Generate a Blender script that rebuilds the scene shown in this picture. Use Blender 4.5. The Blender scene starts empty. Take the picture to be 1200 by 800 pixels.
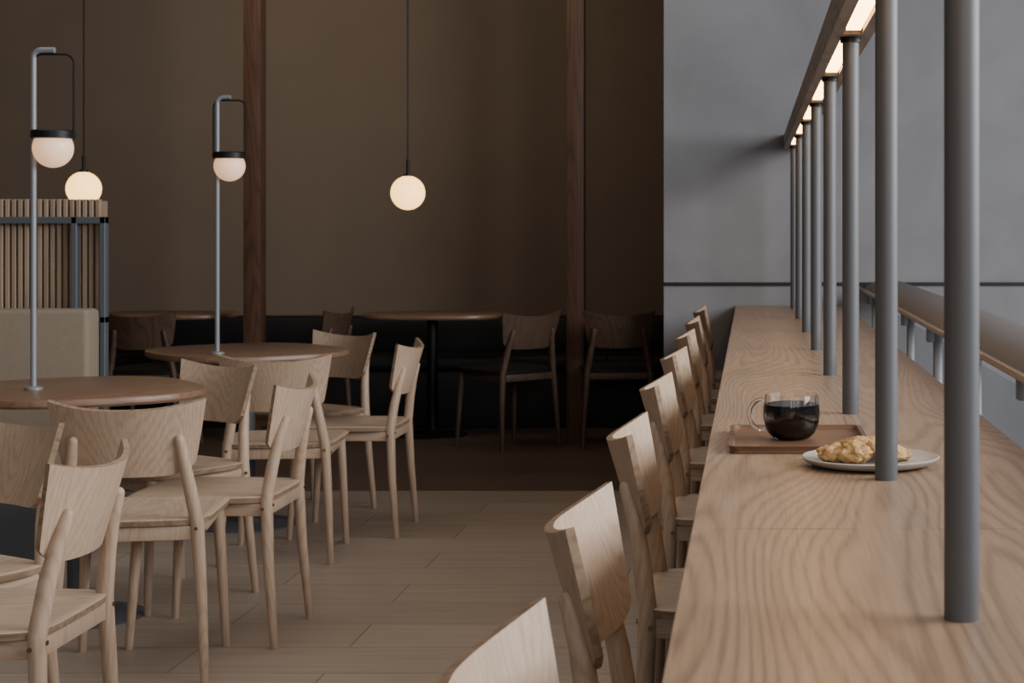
import bpy, bmesh, math, random
from mathutils import Vector, Matrix, noise
random.seed(4)
scene = bpy.context.scene
V = Vector

# ---------------------------------------------------------------- materials
def _mat(name):
    m = bpy.data.materials.new(name); m.use_nodes = True
    nt = m.node_tree
    return m, nt, nt.nodes['Principled BSDF']

def plain(name, col, rough=0.6, metal=0.0, emis=None, estr=0.0, mottle=0.0, mscale=4.0, bump=0.0, bscale=200.0):
    m, nt, p = _mat(name)
    p.inputs['Base Color'].default_value = (*col, 1)
    p.inputs['Roughness'].default_value = rough
    p.inputs['Metallic'].default_value = metal
    if emis:
        p.inputs['Emission Color'].default_value = (*emis, 1)
        p.inputs['Emission Strength'].default_value = estr
    tc = nt.nodes.new('ShaderNodeTexCoord')
    if mottle > 0:
        n = nt.nodes.new('ShaderNodeTexNoise'); n.inputs['Scale'].default_value = mscale
        n.inputs['Detail'].default_value = 7; n.inputs['Roughness'].default_value = 0.6
        n.inputs['Distortion'].default_value = 0.6
        nt.links.new(tc.outputs['Object'], n.inputs['Vector'])
        r = nt.nodes.new('ShaderNodeValToRGB')
        r.color_ramp.elements[0].position = 0.3; r.color_ramp.elements[1].position = 0.7
        r.color_ramp.elements[0].color = (*[c*(1-mottle) for c in col], 1)
        r.color_ramp.elements[1].color = (*[min(1, c*(1+mottle)) for c in col], 1)
        nt.links.new(n.outputs['Fac'], r.inputs['Fac'])
        nt.links.new(r.outputs['Color'], p.inputs['Base Color'])
    if bump > 0:
        n2 = nt.nodes.new('ShaderNodeTexNoise'); n2.inputs['Scale'].default_value = bscale
        n2.inputs['Detail'].default_value = 6
        nt.links.new(tc.outputs['Object'], n2.inputs['Vector'])
        b = nt.nodes.new('ShaderNodeBump'); b.inputs['Strength'].default_value = bump
        b.inputs['Distance'].default_value = 0.01
        nt.links.new(n2.outputs['Fac'], b.inputs['Height'])
        nt.links.new(b.outputs['Normal'], p.inputs['Normal'])
    return m

def math_node(nt, op, a, b=None):
    n = nt.nodes.new('ShaderNodeMath'); n.operation = op
    for i, v in enumerate((a, b)):
        if v is None: continue
        if isinstance(v, (int, float)): n.inputs[i].default_value = v
        else: nt.links.new(v, n.inputs[i])
    return n.outputs[0]

def wood(name, light, dark, axis='Z', cross=5.0, along=0.7, rings=16.0, rough=0.5, fine=160.0, figure=0.4):
    m, nt, p = _mat(name)
    L = nt.links
    tc = nt.nodes.new('ShaderNodeTexCoord')
    oi = nt.nodes.new('ShaderNodeObjectInfo')
    off = math_node(nt, 'MULTIPLY', oi.outputs['Random'], 23.0)
    add = nt.nodes.new('ShaderNodeVectorMath'); add.operation = 'ADD'
    L.new(tc.outputs['Object'], add.inputs[0]); L.new(off, add.inputs[1])
    src = add.outputs[0]
    ai = 'XYZ'.index(axis)
    def stretched(c, a, detail, dist=0.0):
        mp = nt.nodes.new('ShaderNodeMapping')
        s = [c, c, c]; s[ai] = a
        mp.inputs['Scale'].default_value = s
        L.new(src, mp.inputs['Vector'])
        n = nt.nodes.new('ShaderNodeTexNoise'); n.inputs['Scale'].default_value = 1.0
        n.inputs['Detail'].default_value = detail
        n.inputs['Distortion'].default_value = dist
        L.new(mp.outputs['Vector'], n.inputs['Vector'])
        return n.outputs['Fac']
    low = stretched(cross, along, 0.6, 0.0)
    jit = stretched(fine*0.35, fine*0.02, 2.0)
    ph = math_node(nt, 'ADD', math_node(nt, 'MULTIPLY', low, rings*6.283), math_node(nt, 'MULTIPLY', jit, 4.0))
    band = math_node(nt, 'SINE', ph)
    band = math_node(nt, 'MULTIPLY', math_node(nt, 'ADD', band, 1.0), 0.5)
    band = math_node(nt, 'POWER', band, 2.2)
    fn = stretched(fine, fine*0.03, 3.0)
    mid = stretched(cross*3, along*1.0, 3.0)
    mixv = math_node(nt, 'ADD', math_node(nt, 'MULTIPLY', band, figure),
                     math_node(nt, 'MULTIPLY', fn, 1.0-figure))
    mixv = math_node(nt, 'ADD', math_node(nt, 'MULTIPLY', mixv, 0.78), math_node(nt, 'MULTIPLY', mid, 0.22))
    r = nt.nodes.new('ShaderNodeValToRGB')
    r.color_ramp.elements[0].position = 0.2; r.color_ramp.elements[1].position = 0.75
    r.color_ramp.elements[0].color = (*light, 1); r.color_ramp.elements[1].color = (*dark, 1)
    L.new(mixv, r.inputs['Fac'])
    L.new(r.outputs['Color'], p.inputs['Base Color'])
    p.inputs['Roughness'].default_value = rough
    b = nt.nodes.new('ShaderNodeBump'); b.inputs['Strength'].default_value = 0.15
    b.inputs['Distance'].default_value = 0.002
    L.new(fn, b.inputs['Height']); L.new(b.outputs['Normal'], p.inputs['Normal'])
    return m

OAK_L = (0.60, 0.445, 0.325); OAK_D = (0.40, 0.282, 0.197)
M_oakZ = wood('oak_vertical', OAK_L, OAK_D, 'Z', 6, 0.8, 30, figure=0.24)
M_oakX = wood('oak_seat', OAK_L, OAK_D, 'X', 6, 0.8, 30, figure=0.24)
M_edge = wood('oak_ply_edge', (0.40,0.28,0.19), (0.22,0.145,0.09), 'X', 30, 5, 4)
DK_L=(0.12,0.074,0.05); DK_D=(0.07,0.042,0.027)  # darker wood tone for the chairs at the back
M_dkZ = wood('dark_wood_vertical', DK_L, DK_D, 'Z', 7, 0.9, 14)
M_dkX = wood('dark_wood_seat', DK_L, DK_D, 'X', 7, 0.8, 14)
M_counter = wood('counter_oak_veneer', (0.455,0.315,0.21), (0.245,0.160,0.102), 'Y', 3.4, 0.5, 40, rough=0.33, fine=170, figure=0.33)
M_table = wood('table_top_wood', (0.29,0.175,0.112), (0.175,0.10,0.064), 'X', 5, 0.6, 24, rough=0.35, figure=0.25)
M_pil = wood('pilaster_wood', (0.15,0.075,0.045), (0.08,0.04,0.023), 'Z', 9, 1.0, 10)
M_slat = wood('slat_wood', (0.46,0.34,0.24), (0.31,0.222,0.155), 'Z', 14, 1.0, 5)
M_tray = wood('tray_wood', (0.20,0.11,0.065), (0.12,0.062,0.036), 'X', 9, 1.0, 14, rough=0.4)
M_beam = wood('beam_wood', (0.32,0.265,0.22), (0.2,0.165,0.138), 'Y', 9, 1.0, 8)
M_steel = plain('painted_grey_steel', (0.115,0.12,0.13), 0.5, 0.2)
M_steelM = plain('painted_mid_steel', (0.12,0.135,0.155), 0.5, 0.2)
M_steelL = plain('painted_light_steel', (0.29,0.31,0.34), 0.45, 0.3)
M_rail = plain('railing_steel', (0.26,0.265,0.275), 0.5, 0.2)
M_black = plain('black_metal', (0.012,0.012,0.013), 0.45, 0.4)
M_leather = plain('black_leather', (0.010,0.010,0.011), 0.5, bump=0.2, bscale=300)
M_beige = plain('beige_upholstery', (0.30,0.245,0.185), 0.85, mottle=0.06, mscale=60, bump=0.25, bscale=500)
M_screw = plain('brass_screw', (0.25,0.17,0.08), 0.35, 0.9)
M_pend = plain('pendant_opal_glass', (0.9,0.75,0.5), 0.3, emis=(1.0,0.56,0.17), estr=3.6)
M_lant = plain('lantern_opal_glass', (0.85,0.70,0.58), 0.3, emis=(1.0,0.56,0.30), estr=0.9)
M_led = plain('warm_led', (1,0.8,0.5), 0.4, emis=(1.0,0.56,0.22), estr=12)
M_plate = plain('pale_stoneware', (0.50,0.49,0.46), 0.35, mottle=0.05, mscale=60)
M_coffee = plain('black_coffee', (0.006,0.003,0.002), 0.08)
M_pastry = plain('baked_pastry', (0.62,0.37,0.155), 0.65, mottle=0.5, mscale=70, bump=0.5, bscale=220)
M_cap = plain('grey_rail_cap', (0.135,0.124,0.127), 0.6, mottle=0.05, mscale=20)
M_brass = plain('bronze_rail_edge', (0.42,0.33,0.27), 0.35, 0.3)
M_wallG = plain('grey_plaster', (0.262,0.262,0.275), 0.85, mottle=0.12, mscale=1.8, bump=0.25, bscale=9)
M_wallB = plain('brown_panel_wall', (0.22,0.162,0.117), 0.8, mottle=0.05, mscale=2)
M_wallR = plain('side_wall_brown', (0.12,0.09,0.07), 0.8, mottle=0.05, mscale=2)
M_ceil = plain('dark_ceiling', (0.06,0.055,0.05), 0.9)
M_trim = plain('black_trim', (0.006,0.006,0.008), 0.6)
M_atrium = plain('atrium_terrazzo', (0.42,0.43,0.44), 0.5, mottle=0.08, mscale=30)

def glass(name):
    m, nt, p = _mat(name)
    p.inputs['Base Color'].default_value = (1,1,1,1)
    p.inputs['Transmission Weight'].default_value = 1.0
    p.inputs['Roughness'].default_value = 0.0
    p.inputs['IOR'].default_value = 1.45
    return m
M_glass = glass('clear_glass')
def pane(name):
    m, nt, p = _mat(name)
    out = [n for n in nt.nodes if n.type=='OUTPUT_MATERIAL'][0]
    t = nt.nodes.new('ShaderNodeBsdfTransparent'); t.inputs[0].default_value=(0.92,0.93,0.93,1)
    g = nt.nodes.new('ShaderNodeBsdfGlossy'); g.inputs['Roughness'].default_value=0.05
    mx = nt.nodes.new('ShaderNodeMixShader'); mx.inputs[0].default_value=0.06
    nt.links.new(t.outputs[0], mx.inputs[1]); nt.links.new(g.outputs[0], mx.inputs[2])
    nt.links.new(mx.outputs[0], out.inputs[0])
    return m
M_pane = pane('balustrade_glass')

def floor_mat(name, c1, c2, mortar, rough):
    m, nt, p = _mat(name); L = nt.links
    tc = nt.nodes.new('ShaderNodeTexCoord')
    br = nt.nodes.new('ShaderNodeTexBrick')
    br.inputs['Scale'].default_value = 1.0
    br.inputs['Brick Width'].default_value = 1.2
    br.inputs['Row Height'].default_value = 0.3
    br.inputs['Mortar Size'].default_value = 0.0025
    br.inputs['Mortar Smooth'].default_value = 0.1
    br.inputs['Color1'].default_value = (*c1,1); br.inputs['Color2'].default_value = (*c2,1)
    br.inputs['Mortar'].default_value = (*mortar,1)
    br.offset = 0.37
    L.new(tc.outputs['Object'], br.inputs['Vector'])
    mp = nt.nodes.new('ShaderNodeMapping'); mp.inputs['Scale'].default_value = (1.5, 22, 1)
    L.new(tc.outputs['Object'], mp.inputs['Vector'])
    n = nt.nodes.new('ShaderNodeTexNoise'); n.inputs['Scale'].default_value = 1.6; n.inputs['Detail'].default_value = 6
    L.new(mp.outputs['Vector'], n.inputs['Vector'])
    r = nt.nodes.new('ShaderNodeValToRGB')
    r.color_ramp.elements[0].position=0.3; r.color_ramp.elements[1].position=0.7
    r.color_ramp.elements[0].color=(0.86,0.85,0.84,1); r.color_ramp.elements[1].color=(1.05,1.05,1.05,1)
    L.new(n.outputs['Fac'], r.inputs['Fac'])
    mx = nt.nodes.new('ShaderNodeMix'); mx.data_type='RGBA'; mx.blend_type='MULTIPLY'
    mx.inputs[0].default_value = 1.0
    L.new(br.outputs['Color'], mx.inputs[6]); L.new(r.outputs['Color'], mx.inputs[7])
    L.new(mx.outputs[2], p.inputs['Base Color'])
    p.inputs['Roughness'].default_value = rough
    return m
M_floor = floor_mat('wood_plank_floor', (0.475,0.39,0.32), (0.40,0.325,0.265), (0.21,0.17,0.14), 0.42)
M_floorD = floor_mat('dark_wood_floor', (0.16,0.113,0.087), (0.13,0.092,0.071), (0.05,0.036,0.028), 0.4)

# ---------------------------------------------------------------- mesh builder
class B:
    def __init__(s):
        s.bm = bmesh.new(); s.mats = []
    def mi(s, m):
        if m not in s.mats: s.mats.append(m)
        return s.mats.index(m)
    def box(s, lo, hi, m, bev=0.0, seg=2):
        i = s.mi(m)
        t = bmesh.new()
        bmesh.ops.create_cube(t, size=1.0)
        lo = V(lo); hi = V(hi)
        for v in t.verts:
            v.co = V(((v.co.x+.5)*(hi.x-lo.x)+lo.x, (v.co.y+.5)*(hi.y-lo.y)+lo.y, (v.co.z+.5)*(hi.z-lo.z)+lo.z))
        if bev > 0:
            bmesh.ops.bevel(t, geom=list(t.edges), offset=bev, segments=seg, profile=0.5, affect='EDGES')
        s._merge(t, i)
    def _merge(s, t, i, mat=None):
        mp = {}
        for v in t.verts: mp[v] = s.bm.verts.new(mat @ v.co if mat else v.co)
        for f in t.faces:
            nf = s.bm.faces.new([mp[v] for v in f.verts]); nf.material_index = i
        t.free()
    def tube(s, pts, rad, m, seg=14, round_end=False):
        i = s.mi(m)
        pts = [V(p) for p in pts]
        if isinstance(rad, (int, float)): rad = [rad]*len(pts)
        if round_end:
            d = (pts[-1]-pts[-2]).normalized(); r = rad[-1]
            base = pts[-1]
            for a in (30, 55, 75):
                pts.append(base + d*r*math.sin(math.radians(a))); rad = list(rad)+[r*math.cos(math.radians(a))]
        rings = []
        ref = None
        for k, p in enumerate(pts):
            if k == 0: d = pts[1]-p
            elif k == len(pts)-1: d = p-pts[-2]
            else: d = (pts[k+1]-p).normalized()+(p-pts[k-1]).normalized()
            d.normalize()
            if ref is None:
                ref = V((1,0,0)) if abs(d.x) < 0.8 else V((0,1,0))
            a = (ref - d*ref.dot(d)).normalized(); b = d.cross(a); ref = a
            rings.append([s.bm.verts.new(p + (a*math.cos(2*math.pi*j/seg)+b*math.sin(2*math.pi*j/seg))*rad[k]) for j in range(seg)])
        for k in range(len(rings)-1):
            for j in range(seg):
                f = s.bm.faces.new((rings[k][j], rings[k][(j+1)%seg], rings[k+1][(j+1)%seg], rings[k+1][j])); f.material_index=i
        f = s.bm.faces.new(list(reversed(rings[0]))); f.material_index=i
        f = s.bm.faces.new(rings[-1]); f.material_index=i
    def lathe(s, prof, c, m, seg=40):
        i = s.mi(m); c = V(c)
        rings = []
        for r, z in prof:
            if r < 1e-6: rings.append([s.bm.verts.new(c+V((0,0,z)))])
            else: rings.append([s.bm.verts.new(c+V((r*math.cos(2*math.pi*j/seg), r*math.sin(2*math.pi*j/seg), z))) for j in range(seg)])
        for k in range(len(rings)-1):
            a, b = rings[k], rings[k+1]
            for j in range(seg):
                j2 = (j+1)%seg
                if len(a)==1 and len(b)==1: continue
                if len(a)==1: vs=(a[0], b[j2], b[j])
                elif len(b)==1: vs=(a[j], a[j2], b[0])
                else: vs=(a[j], a[j2], b[j2], b[j])
                f = s.bm.faces.new(vs); f.material_index=i
    def sphere(s, c, r, m, seg=40, n=24):
        s.lathe([(r*math.sin(math.pi*k/n) if 0<k<n else 0, -r*math.cos(math.pi*k/n)) for k in range(n+1)], c, m, seg)
    def prism(s, outline, z0, z1, m, edge_m=None, bev=0.0):
        i = s.mi(m); e = s.mi(edge_m or m); n = len(outline)
        cx = sum(p[0] for p in outline)/n; cy = sum(p[1] for p in outline)/n
        def ring(sh, z):
            res=[]
            for x, y in outline:
                d = math.hypot(x-cx, y-cy); k = (d-sh)/d
                res.append(s.bm.verts.new((cx+(x-cx)*k, cy+(y-cy)*k, z)))
            return res
        if bev > 0: rs = [ring(bev, z0), ring(0, z0+bev), ring(0, z1-bev), ring(bev*0.3, z1-bev*0.3), ring(bev, z1)]
        else: rs = [ring(0,z0), ring(0,z1)]
        for k in range(len(rs)-1):
            for j in range(n):
                f = s.bm.faces.new((rs[k][j], rs[k][(j+1)%n], rs[k+1][(j+1)%n], rs[k+1][j])); f.material_index=e
        f = s.bm.faces.new(list(reversed(rs[0]))); f.material_index=i
        f = s.bm.faces.new(rs[-1]); f.material_index=i
    def sheet(s, fn, nu, nv, t, m, em):
        i = s.mi(m); e = s.mi(em)
        A=[];C=[]
        for a in range(nu+1):
            ra=[];rc=[]
            for b in range(nv+1):
                p, n = fn(a/nu, b/nv)
                ra.append(s.bm.verts.new(p+n*t/2)); rc.append(s.bm.verts.new(p-n*t/2))
            A.append(ra);C.append(rc)
        def F(vs, k):
            f = s.bm.faces.new(vs); f.material_index=k
        for a in range(nu):
            for b in range(nv):
                F((A[a][b],A[a+1][b],A[a+1][b+1],A[a][b+1]), i)
                F((C[a][b+1],C[a+1][b+1],C[a+1][b],C[a][b]), i)
        for a in range(nu):
            F((A[a+1][0],A[a][0],C[a][0],C[a+1][0]), e)
            F((A[a][nv],A[a+1][nv],C[a+1][nv],C[a][nv]), e)
        for b in range(nv):
            F((A[0][b],A[0][b+1],C[0][b+1],C[0][b]), e)
            F((A[nu][b+1],A[nu][b],C[nu][b],C[nu][b+1]), e)
    def mesh(s, name, ang=35):
        bmesh.ops.recalc_face_normals(s.bm, faces=list(s.bm.faces))
        me = bpy.data.meshes.new(name); s.bm.to_mesh(me); s.bm.free()
        for m in s.mats: me.materials.append(m)
        for p in me.polygons: p.use_smooth = True
        me.set_sharp_from_angle(angle=math.radians(ang))
        return me

def obj(name, me, loc=(0,0,0), rz=0.0):
    o = bpy.data.objects.new(name, me); scene.collection.objects.link(o)
    o.location = loc; o.rotation_euler = (0,0,math.radians(rz))
    return o
def boxobj(name, lo, hi, m, bev=0.0):
    lo=V(lo); hi=V(hi); c=(lo+hi)/2
    b = B(); b.box(lo-c, hi-c, m, bev)
    return obj(name, b.mesh(name), c)

# ---------------------------------------------------------------- room
b = B(); b.box((-5,-1.5,-0.1),(0.62,8.14,0), M_floor); obj('floor', b.mesh('floor'))
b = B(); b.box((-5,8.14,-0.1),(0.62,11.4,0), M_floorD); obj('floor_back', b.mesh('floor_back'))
b = B(); b.box((0.62,-1.5,-0.1),(4.5,9.33,0), M_atrium); obj('floor_atrium', b.mesh('floor_atrium'))
boxobj('wall_back', (-5,11.3,0),(-0.476,11.4,3.6), M_wallB)
boxobj('wall_grey', (-0.476,9.33,0),(6,9.6,3.6), M_wallG)
boxobj('wall_return', (-0.476,9.6,0),(-0.376,11.4,3.6), M_wallB)
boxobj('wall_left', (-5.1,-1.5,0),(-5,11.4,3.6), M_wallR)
boxobj('ceiling', (-5.1,-1.5,3.6),(1.2,11.4,3.7), M_ceil)
boxobj('trim_1', (-0.478,9.315,0.94),(6,9.33,0.958), M_trim)
for i, x in enumerate((-1.025,-2.91,-4.6)):
    boxobj('trim_%d'%(i+2), (x-0.05,9.95,0),(x+0.05,10.07,3.6), M_pil, 0.004)

# ---------------------------------------------------------------- banquette at the back
b = B()
b.box((-4.95,10.72,0.0),(-0.48,11.28,0.36), M_leather, 0.01)
b.box((-4.95,10.66,0.36),(-0.48,11.28,0.46), M_leather, 0.03, 3)
b.box((-4.95,11.10,0.44),(-0.48,11.29,0.68), M_leather, 0.03, 3)
for x in (-4.0,-3.2,-2.4,-1.6,-0.9):
    b.box((x-0.004,10.655,0.365),(x+0.004,11.1,0.463), M_black)
obj('banquette', b.mesh('banquette'))

# ---------------------------------------------------------------- chairs
def make_chair(name, dz, mZ=M_oakZ, mX=M_oakX, mE=M_edge, cushion=None):
    b = B()
    up = lambda z: z+dz
    hw_t, hw_b = 0.205, 0.172
    zt, zb = 0.786, 0.578
    R = 0.33
    def back(u, v):
        uu = u*2-1
        hw = hw_b+(hw_t-hw_b)*(v**0.9)
        ztop = zt-0.026*(1-abs(uu)**2.4)
        zbot = zb+0.034*abs(uu)**6 - 0.004
        z = zbot+(ztop-zbot)*v
        y = uu*hw
        x = -0.238 + (y*y)/(2*R) - 0.30*(z-0.60)
        n = V((1, -y/R, 0.30)).normalized()
        return V((x, y, up(z))), n
    b.sheet(back, 28, 10, 0.013, mZ, mE)
    for sgn in (-1, 1):
        pts = [(-0.228, 0.203*sgn, 0.0), (-0.206, 0.19*sgn, 0.25), (-0.197, 0.178*sgn, up(0.44)),
               (-0.210, 0.160*sgn, up(0.54)), (-0.226, 0.146*sgn, up(0.62)), (-0.242, 0.138*sgn, up(0.675))]
        b.tube(pts, [0.0115, 0.016, 0.019, 0.018, 0.016, 0.0135], mZ, 16, True)
        b.tube([(0.205, 0.205*sgn, 0.0), (0.190, 0.194*sgn, 0.25), (0.178, 0.185*sgn, up(0.432))],
               [0.0115, 0.0155, 0.018], mZ, 16)
        b.box((-0.19, 0.176*sgn-0.010, up(0.392)), (0.17, 0.176*sgn+0.010, up(0.432)), mX, 0.004)
        b.tube([(-0.216,0.178*sgn,up(0.425)),(-0.219,0.178*sgn,up(0.425))], 0.005, M_screw, 10)
        b.tube([(-0.19,0.198*sgn,up(0.415)),(-0.19,0.201*sgn,up(0.415))], 0.005, M_screw, 10)
    b.box((-0.205,-0.17,up(0.392)), (-0.185,0.17,up(0.432)), mZ, 0.004)
    b.box((0.165,-0.17,up(0.392)), (0.185,0.17,up(0.432)), mZ, 0.004)
    N = 40
    def seat_pt(r, a):
        ca, sa = math.cos(a), math.sin(a)
        e = 0.34
        x = 0.222*math.copysign(abs(ca)**e, ca)*r
        y = 0.218*math.copysign(abs(sa)**e, sa)*r
        y *= 1.0+0.05*(x/0.22)
        return x+0.005, y
    mS = cushion or mX
    i = b.mi(mS); e = b.mi(cushion or mE)
    radii = [0.25,0.5,0.75,0.9,0.975,1.0]
    lift = 0.018 if cushion else 0.0
    def zs(x,y):
        k = max(0,1-(x/0.2)**2)*max(0,1-(y/0.2)**2)
        return up(0.452) + (lift*min(1,k*2+0.4) if cushion else -0.008*k)
    top=[]
    ct = b.bm.verts.new((0.005,0,zs(0,0)))
    for r in radii:
        ring=[]
        for k in range(N):
            x,y = seat_pt(r, 2*math.pi*k/N)
            ring.append(b.bm.verts.new((x,y,zs(x,y)-(0.003 if r==1.0 else 0))))
        top.append(ring)
    bot=[b.bm.verts.new((*seat_pt(0.985,2*math.pi*k/N), up(0.434))) for k in range(N)]
    for k in range(N):
        k2=(k+1)%N
        f=b.bm.faces.new((ct,top[0][k],top[0][k2])); f.material_index=i
        for q in range(len(radii)-1):
            f=b.bm.faces.new((top[q][k],top[q+1][k],top[q+1][k2],top[q][k2])); f.material_index=i
        f=b.bm.faces.new((top[-1][k],bot[k],bot[k2],top[-1][k2])); f.material_index=e
    f=b.bm.faces.new(bot); f.material_index=e
    return b.mesh(name)

ch = make_chair('dining_chair', 0.0)
for x,y,h in ((-1.62,3.58,180),(-1.945,4.00,238),(-1.74,4.88,100),(-1.645,5.28,180),(-2.00,5.80,235),
              (-1.79,6.56,96),(-1.655,7.08,180),(-1.98,7.56,235)):
    obj('dining_chair', ch, (x,y,0), h)
dk = make_chair('dark_chair', 0.0, M_dkZ, M_dkX, M_dkX, M_leather)
for x,y,h in ((-1.40,9.80,135),(-0.77,9.92,95),(-3.42,9.78,90),(-2.62,9.95,170)):
    obj('dark_chair', dk, (x,y,0), h)
cc = make_chair('counter_chair', 0.070)
for n in range(8):
    y = 1.42+1.022*n + (0.19 if n==0 else 0)
    obj('counter_chair', cc, (0.0, y, 0), random.uniform(-3,3))

# ---------------------------------------------------------------- cafe tables
def table(name, c, rx, ry, rot=0, z=0.74, dark=False):
    b = B(); out=[]
    N=72
    for k in range(N):
        a=2*math.pi*k/N
        e=0.72
        x=math.copysign(abs(math.cos(a))**e,math.cos(a))*rx
        y=math.copysign(abs(math.sin(a))**e,math.sin(a))*ry
        out.append((x,y))
    b.prism(out, z-0.028, z, M_table, M_table, 0.008)
    mm = M_black if dark else M_steelM
    b.lathe([(0,0),(0.21,0),(0.21,0.006),(0.195,0.010),(0.05,0.014),(0.032,0.03),(0.032,z-0.04),(0.10,z-0.034),(0.10,z-0.027),(0,z-0.027)], (0,0,0), mm, 40)
    return obj(name, b.mesh(name), (c[0],c[1],0), rot)
table('cafe_table', (-2.17,5.5), 0.37, 0.41, 35)
table('cafe_table', (-2.13,7.22), 0.38, 0.42, 40)
table('cafe_table', (-1.93,10.34), 0.42, 0.30, 0, dark=True)
table('cafe_table', (-3.55,10.38), 0.42, 0.30, 0, dark=True)

# ---------------------------------------------------------------- lantern lamps on table poles
def lantern(c, ztop, gz, r, dx):
    b = B()
    zt = 0.741; H = ztop
    b.lathe([(0,0),(0.028,0),(0.028,0.008),(0.012,0.012),(0,0.012)], (0,0,zt), M_steelL, 24)
    pts=[(0,0,zt+0.01),(0,0,H-0.03)]
    for a in range(0,91,15):
        t=math.radians(a)
        pts.append((0.025-0.025*math.cos(t),0,H-0.03+0.025*math.sin(t)))
    pts.append((dx+0.005,0,H-0.005))
    b.tube(pts, 0.0095, M_steelL, 14)
    W=r*1.06; top=H-0.018; bot=gz+r*0.55
    rr=0.03
    pts=[(dx-W,0,bot),(dx-W,0,top-rr)]
    for a in range(0,91,18):
        t=math.radians(a); pts.append((dx-W+rr-rr*math.cos(t),0,top-rr+rr*math.sin(t)))
    for a in range(90,-1,-18):
        t=math.radians(a); pts.append((dx+W-rr+rr*math.cos(t),0,top-rr+rr*math.sin(t)))
    pts.append((dx+W,0,bot))
    b.tube(pts, 0.0036, M_black, 8)
    zb=gz+r*0.50
    b.lathe([(0,zb+0.026),(r*1.0,zb+0.026),(r*1.08,zb+0.022),(r*1.08,zb),(r*0.84,zb-0.002),(0,zb-0.002)], (dx,0,0), M_black, 40)
    n=24
    prof=[]
    for k in range(n+1):
        z=-r*math.cos(math.pi*k/n)
        if z>r*0.56: break
        prof.append((r*math.sin(math.pi*k/n) if k>0 else 0, z))
    prof.append((0,prof[-1][1]+0.001))
    b.lathe(prof,(dx,0,gz),M_lant,40)
    return obj('pole_lantern', b.mesh('pole_lantern'), (c[0],c[1],0))
lantern((-2.27,5.40), 1.82, 1.505, 0.062, 0.062)
lantern((-2.17,6.94), 1.79, 1.505, 0.062, 0.050)

# ---------------------------------------------------------------- pendants
for x,y,z in ((-1.815,9.03,1.44),(-3.53,9.03,1.462)):
    b=B()
    b.sphere((0,0,0),0.09,M_pend)
    b.tube([(0,0,0.085),(0,0,0.10)],0.022,M_black,20)
    b.tube([(0,0,0.10),(0,0,0.175)],0.009,M_black,14)
    b.tube([(0,0,0.17),(0,0,3.6-z-0.02)],0.004,M_black,8)
    b.lathe([(0,3.6-z-0.03),(0.05,3.6-z-0.03),(0.05,3.6-z),(0,3.6-z)],(0,0,0),M_black,24)
    obj('globe_pendant', b.mesh('globe_pendant'), (x,y,z))

# ---------------------------------------------------------------- slatted divider + bench
b=B()
XR=-2.536
x=-4.4
while x < XR-0.03:
    b.box((x,6.74,0.10),(x+0.017,6.765,1.367), M_slat, 0.002,1); x+=0.0255
b.box((-4.4,6.765,0.10),(XR-0.02,6.78,1.36), M_slat)
for px in (XR-0.022, -2.67, -3.3, -3.95):
    b.box((px,6.70,0.0),(px+0.022,6.74,1.297), M_steelM, 0.002,1)
b.box((-4.4,6.70,1.270),(XR,6.74,1.297), M_steelM, 0.002,1)
b.box((-4.4,6.70,0.880),(XR,6.74,0.905), M_steelM, 0.002,1)
b.box((-4.4,6.70,0.06),(XR,6.74,0.09), M_steelM, 0.002,1)
obj('slatted_divider', b.mesh('slatted_divider'))
b=B()
b.box((-4.4,6.56,0.42),(-2.55,6.69,0.94), M_beige, 0.02, 4)
b.box((-4.4,6.08,0.36),(-2.55,6.57,0.46), M_beige, 0.03, 4)
b.box((-4.38,6.14,0.0),(-2.57,6.68,0.36), M_steelM, 0.004)
obj('upholstered_bench', b.mesh('upholstered_bench'))

# ---------------------------------------------------------------- long counter
b=B()
Z=0.83
seams=[0.35]+[2.39+1.022*k*1.0 for k in range(-1,7)]+[9.325]
for a,c in zip(seams[:-1],seams[1:]):
    b.box((-0.083,a+0.0008,Z-0.04),(0.52,c-0.0008,Z), M_counter, 0.0015,1)
b.box((0.30,0.5,0.0),(0.34,9.32,Z-0.04), M_steel)
b.box((0.0,0.5,Z-0.08),(0.50,0.54,Z-0.04), M_steel)
b.box((0.24,9.27,0),(0.50,9.32,Z-0.04), M_steel)
obj('long_counter', b.mesh('long_counter'))

for n in range(-1,8):
    b=B()
    b.tube([(0,0,0),(0,0,1.685-Z)],0.019,M_steel,32)
    b.tube([(0,0,1.685-Z-0.012),(0,0,1.685-Z)],0.024,M_black,32)
    obj('support_post', b.mesh('support_post'), (0.227,1.838+1.022*n,Z))
b=B()
b.box((0.180,0.4,1.697),(0.274,9.325,1.765), M_beam, 0.003,1)
b.box((0.180,0.4,1.685),(0.206,9.325,1.698), M_beam)
b.box((0.248,0.4,1.685),(0.274,9.325,1.698), M_beam)
for n in range(-1,8):
    y=1.838+1.022*n
    b.box((0.206,y-0.06,1.685),(0.248,y+0.06,1.698), M_beam)
    if n<7: b.box((0.211,y+0.10,1.690),(0.243,y+0.922,1.698), M_led)
obj('light_beam', b.mesh('light_beam'))

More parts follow.
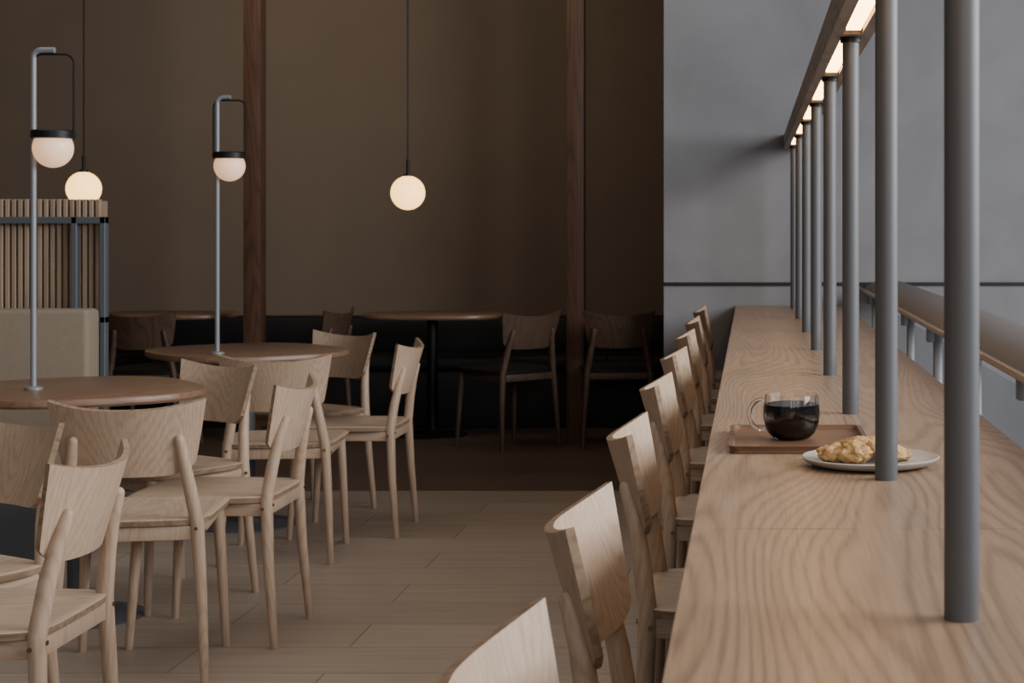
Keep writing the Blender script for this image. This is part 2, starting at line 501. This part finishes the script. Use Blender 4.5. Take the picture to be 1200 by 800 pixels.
# ---------------------------------------------------------------- balustrade behind the counter
b=B()
prof=[(0.615,0.905),(0.612,0.925),(0.63,0.945),(0.68,0.962),(0.75,0.97),(0.82,0.962),(0.87,0.94),(0.885,0.91),(0.87,0.90),(0.64,0.90)]
i=b.mi(M_cap)
A=[b.bm.verts.new((p[0],0.6,p[1])) for p in prof]; C=[b.bm.verts.new((p[0],9.325,p[1])) for p in prof]
for k in range(len(prof)):
    k2=(k+1)%len(prof)
    f=b.bm.faces.new((A[k],A[k2],C[k2],C[k])); f.material_index=i
b.bm.faces.new(A).material_index=i; b.bm.faces.new(list(reversed(C))).material_index=i
b.box((0.600,0.6,0.908),(0.616,9.32,0.926), M_brass, 0.003,1)
b.box((0.655,0.6,0.05),(0.665,9.32,0.86), M_pane)
y=0.9
while y<9.2:
    b.box((0.645,y,0.0),(0.675,y+0.035,0.902), M_rail, 0.004,1)
    b.box((0.620,y+0.002,0.85),(0.650,y+0.033,0.905), M_rail, 0.004,1)
    y+=1.022
b.box((0.65,0.6,0.02),(0.67,9.32,0.06), M_rail,0.003,1)
obj('balustrade_railing', b.mesh('balustrade_railing',50))

# ---------------------------------------------------------------- tray, mug, plate, pastry
b=B()
def rrect(hx,hy,r,n=6):
    o=[]
    for cx,cy,a0 in ((hx-r,hy-r,0),(-hx+r,hy-r,90),(-hx+r,-hy+r,180),(hx-r,-hy+r,270)):
        for k in range(n+1):
            a=math.radians(a0+90*k/n); o.append((cx+r*math.cos(a),cy+r*math.sin(a)))
    return o
o1=rrect(0.132,0.175,0.02); o2=rrect(0.126,0.169,0.016)
b.prism(o1,0.0,0.006,M_tray)
i=b.mi(M_tray); n=len(o1)
r0=[b.bm.verts.new((*p,0.006)) for p in o1]; r1=[b.bm.verts.new((p[0]*1.02,p[1]*1.02,0.014)) for p in o1]
r2=[b.bm.verts.new((*p,0.014)) for p in o2]; r3=[b.bm.verts.new((p[0]*0.97,p[1]*0.97,0.0062)) for p in o2]
for ra,rb in ((r0,r1),(r1,r2),(r2,r3)):
    for k in range(n):
        b.bm.faces.new((ra[k],ra[(k+1)%n],rb[(k+1)%n],rb[k])).material_index=i
obj('serving_tray', b.mesh('serving_tray'), (0.092,3.36,Z+0.0005), 0)

b=B()
outer=[(0,0),(0.030,0),(0.036,0.002),(0.046,0.012),(0.053,0.028),(0.056,0.045),(0.0555,0.062),(0.053,0.078),(0.0515,0.087)]
inner=[(0.0495,0.087),(0.0505,0.078),(0.0525,0.062),(0.0530,0.045),(0.050,0.030),(0.043,0.016),(0.033,0.009),(0,0.008)]
b.lathe(outer+inner,(0,0,0),M_glass,48)
cof=[(0,0.0082),(0.0331,0.0092),(0.0431,0.0162),(0.0501,0.030),(0.0531,0.045),(0.0526,0.062),(0.0519,0.068),(0,0.068)]
b.lathe(cof,(0,0,0),M_coffee,48)
pts=[]
for k in range(15):
    a=math.radians(72+ (288-72)*k/14)
    pts.append((-0.055+0.024*math.cos(a)-0.004, 0, 0.048+0.029*math.sin(a)))
b.tube(pts,0.0045,M_glass,12)
obj('glass_coffee_mug', b.mesh('glass_coffee_mug',60), (0.080,3.36,Z+0.0071), 0)

b=B()
b.lathe([(0,0),(0.085,0),(0.105,0.004),(0.121,0.013),(0.1225,0.016),(0.120,0.0175),(0.103,0.010),(0.085,0.0065),(0,0.006)],(0,0,0),M_plate,64)
obj('plate', b.mesh('plate'), (0.212,3.03,Z+0.0005))
b=B(); i=b.mi(M_pastry)
lumps=[(-0.052,0.0,0.016,0.030,0.028,0.016),(-0.020,-0.018,0.018,0.032,0.026,0.018),(-0.022,0.024,0.018,0.030,0.026,0.018),
       (0.014,0.004,0.024,0.034,0.030,0.020),(0.044,-0.012,0.016,0.030,0.026,0.016),(0.046,0.020,0.015,0.028,0.024,0.015),(-0.008,0.0,0.030,0.028,0.024,0.014),(0.070,0.002,0.012,0.016,0.016,0.012)]
for lx,ly,lz,ra,rb_,rc in lumps:
    t=bmesh.new(); bmesh.ops.create_icosphere(t,subdivisions=4,radius=1.0)
    for v in t.verts:
        d=v.co.copy()
        nn=noise.noise(d*2.3+V((lx*90,ly*90,0)))*0.28+noise.noise(d*6.0+V((lx*50,3,1)))*0.16
        k=1+nn
        v.co=V((lx+d.x*ra*k, ly+d.y*rb_*k, max(0.0005, lz+d.z*rc*k)))
    b._merge(t,i)
obj('waffle_pastry', b.mesh('waffle_pastry',70), (0.200,3.03,Z+0.0066), 8)

# ---------------------------------------------------------------- lights
def area(name, loc, tgt, sx, sy, e, col, spread=180):
    l=bpy.data.lights.new(name,'AREA'); l.shape='RECTANGLE'; l.size=sx; l.size_y=sy; l.energy=e; l.color=col
    l.spread=math.radians(spread)
    o=bpy.data.objects.new(name,l); scene.collection.objects.link(o); o.location=loc
    o.rotation_euler=(V(tgt)-V(loc)).to_track_quat('-Z','Y').to_euler()
    return o
area('window_daylight', (4.4,3.2,2.7), (-1.5,4.4,0.4), 5.0, 2.4, 450, (0.98,0.985,1.0))
area('window_daylight_rear', (1.2,-2.6,2.8), (-0.9,5,0.6), 4.0, 2.4, 75, (1.0,0.98,0.96))
area('overhead_fill', (-1.6,4.2,3.55), (-1.6,4.2,0), 4.0, 5.0, 34, (1.0,0.95,0.88), 120)  # added fill from above to brighten the seating, not a real fixture
area('back_wall_fill', (-2.2,9.2,3.5), (-2.0,11.3,1.4), 3.4, 0.3, 10, (1.0,0.84,0.66), 150)  # added unseen fill that lifts the back wall
w=bpy.data.worlds.new('World'); scene.world=w; w.use_nodes=True
w.node_tree.nodes['Background'].inputs[0].default_value=(0.86,0.89,0.95,1)
w.node_tree.nodes['Background'].inputs[1].default_value=0.21

# ---------------------------------------------------------------- camera
cam=bpy.data.cameras.new('camera'); co=bpy.data.objects.new('camera',cam); scene.collection.objects.link(co)
co.location=(0,0,1.25); co.rotation_euler=(math.radians(90),0,0)
cam.sensor_width=36; cam.lens=60; cam.shift_x=-0.2333; cam.shift_y=-0.11
cam.clip_start=0.05; cam.clip_end=100
cam.dof.use_dof=True; cam.dof.focus_distance=3.6; cam.dof.aperture_fstop=13
scene.camera=co
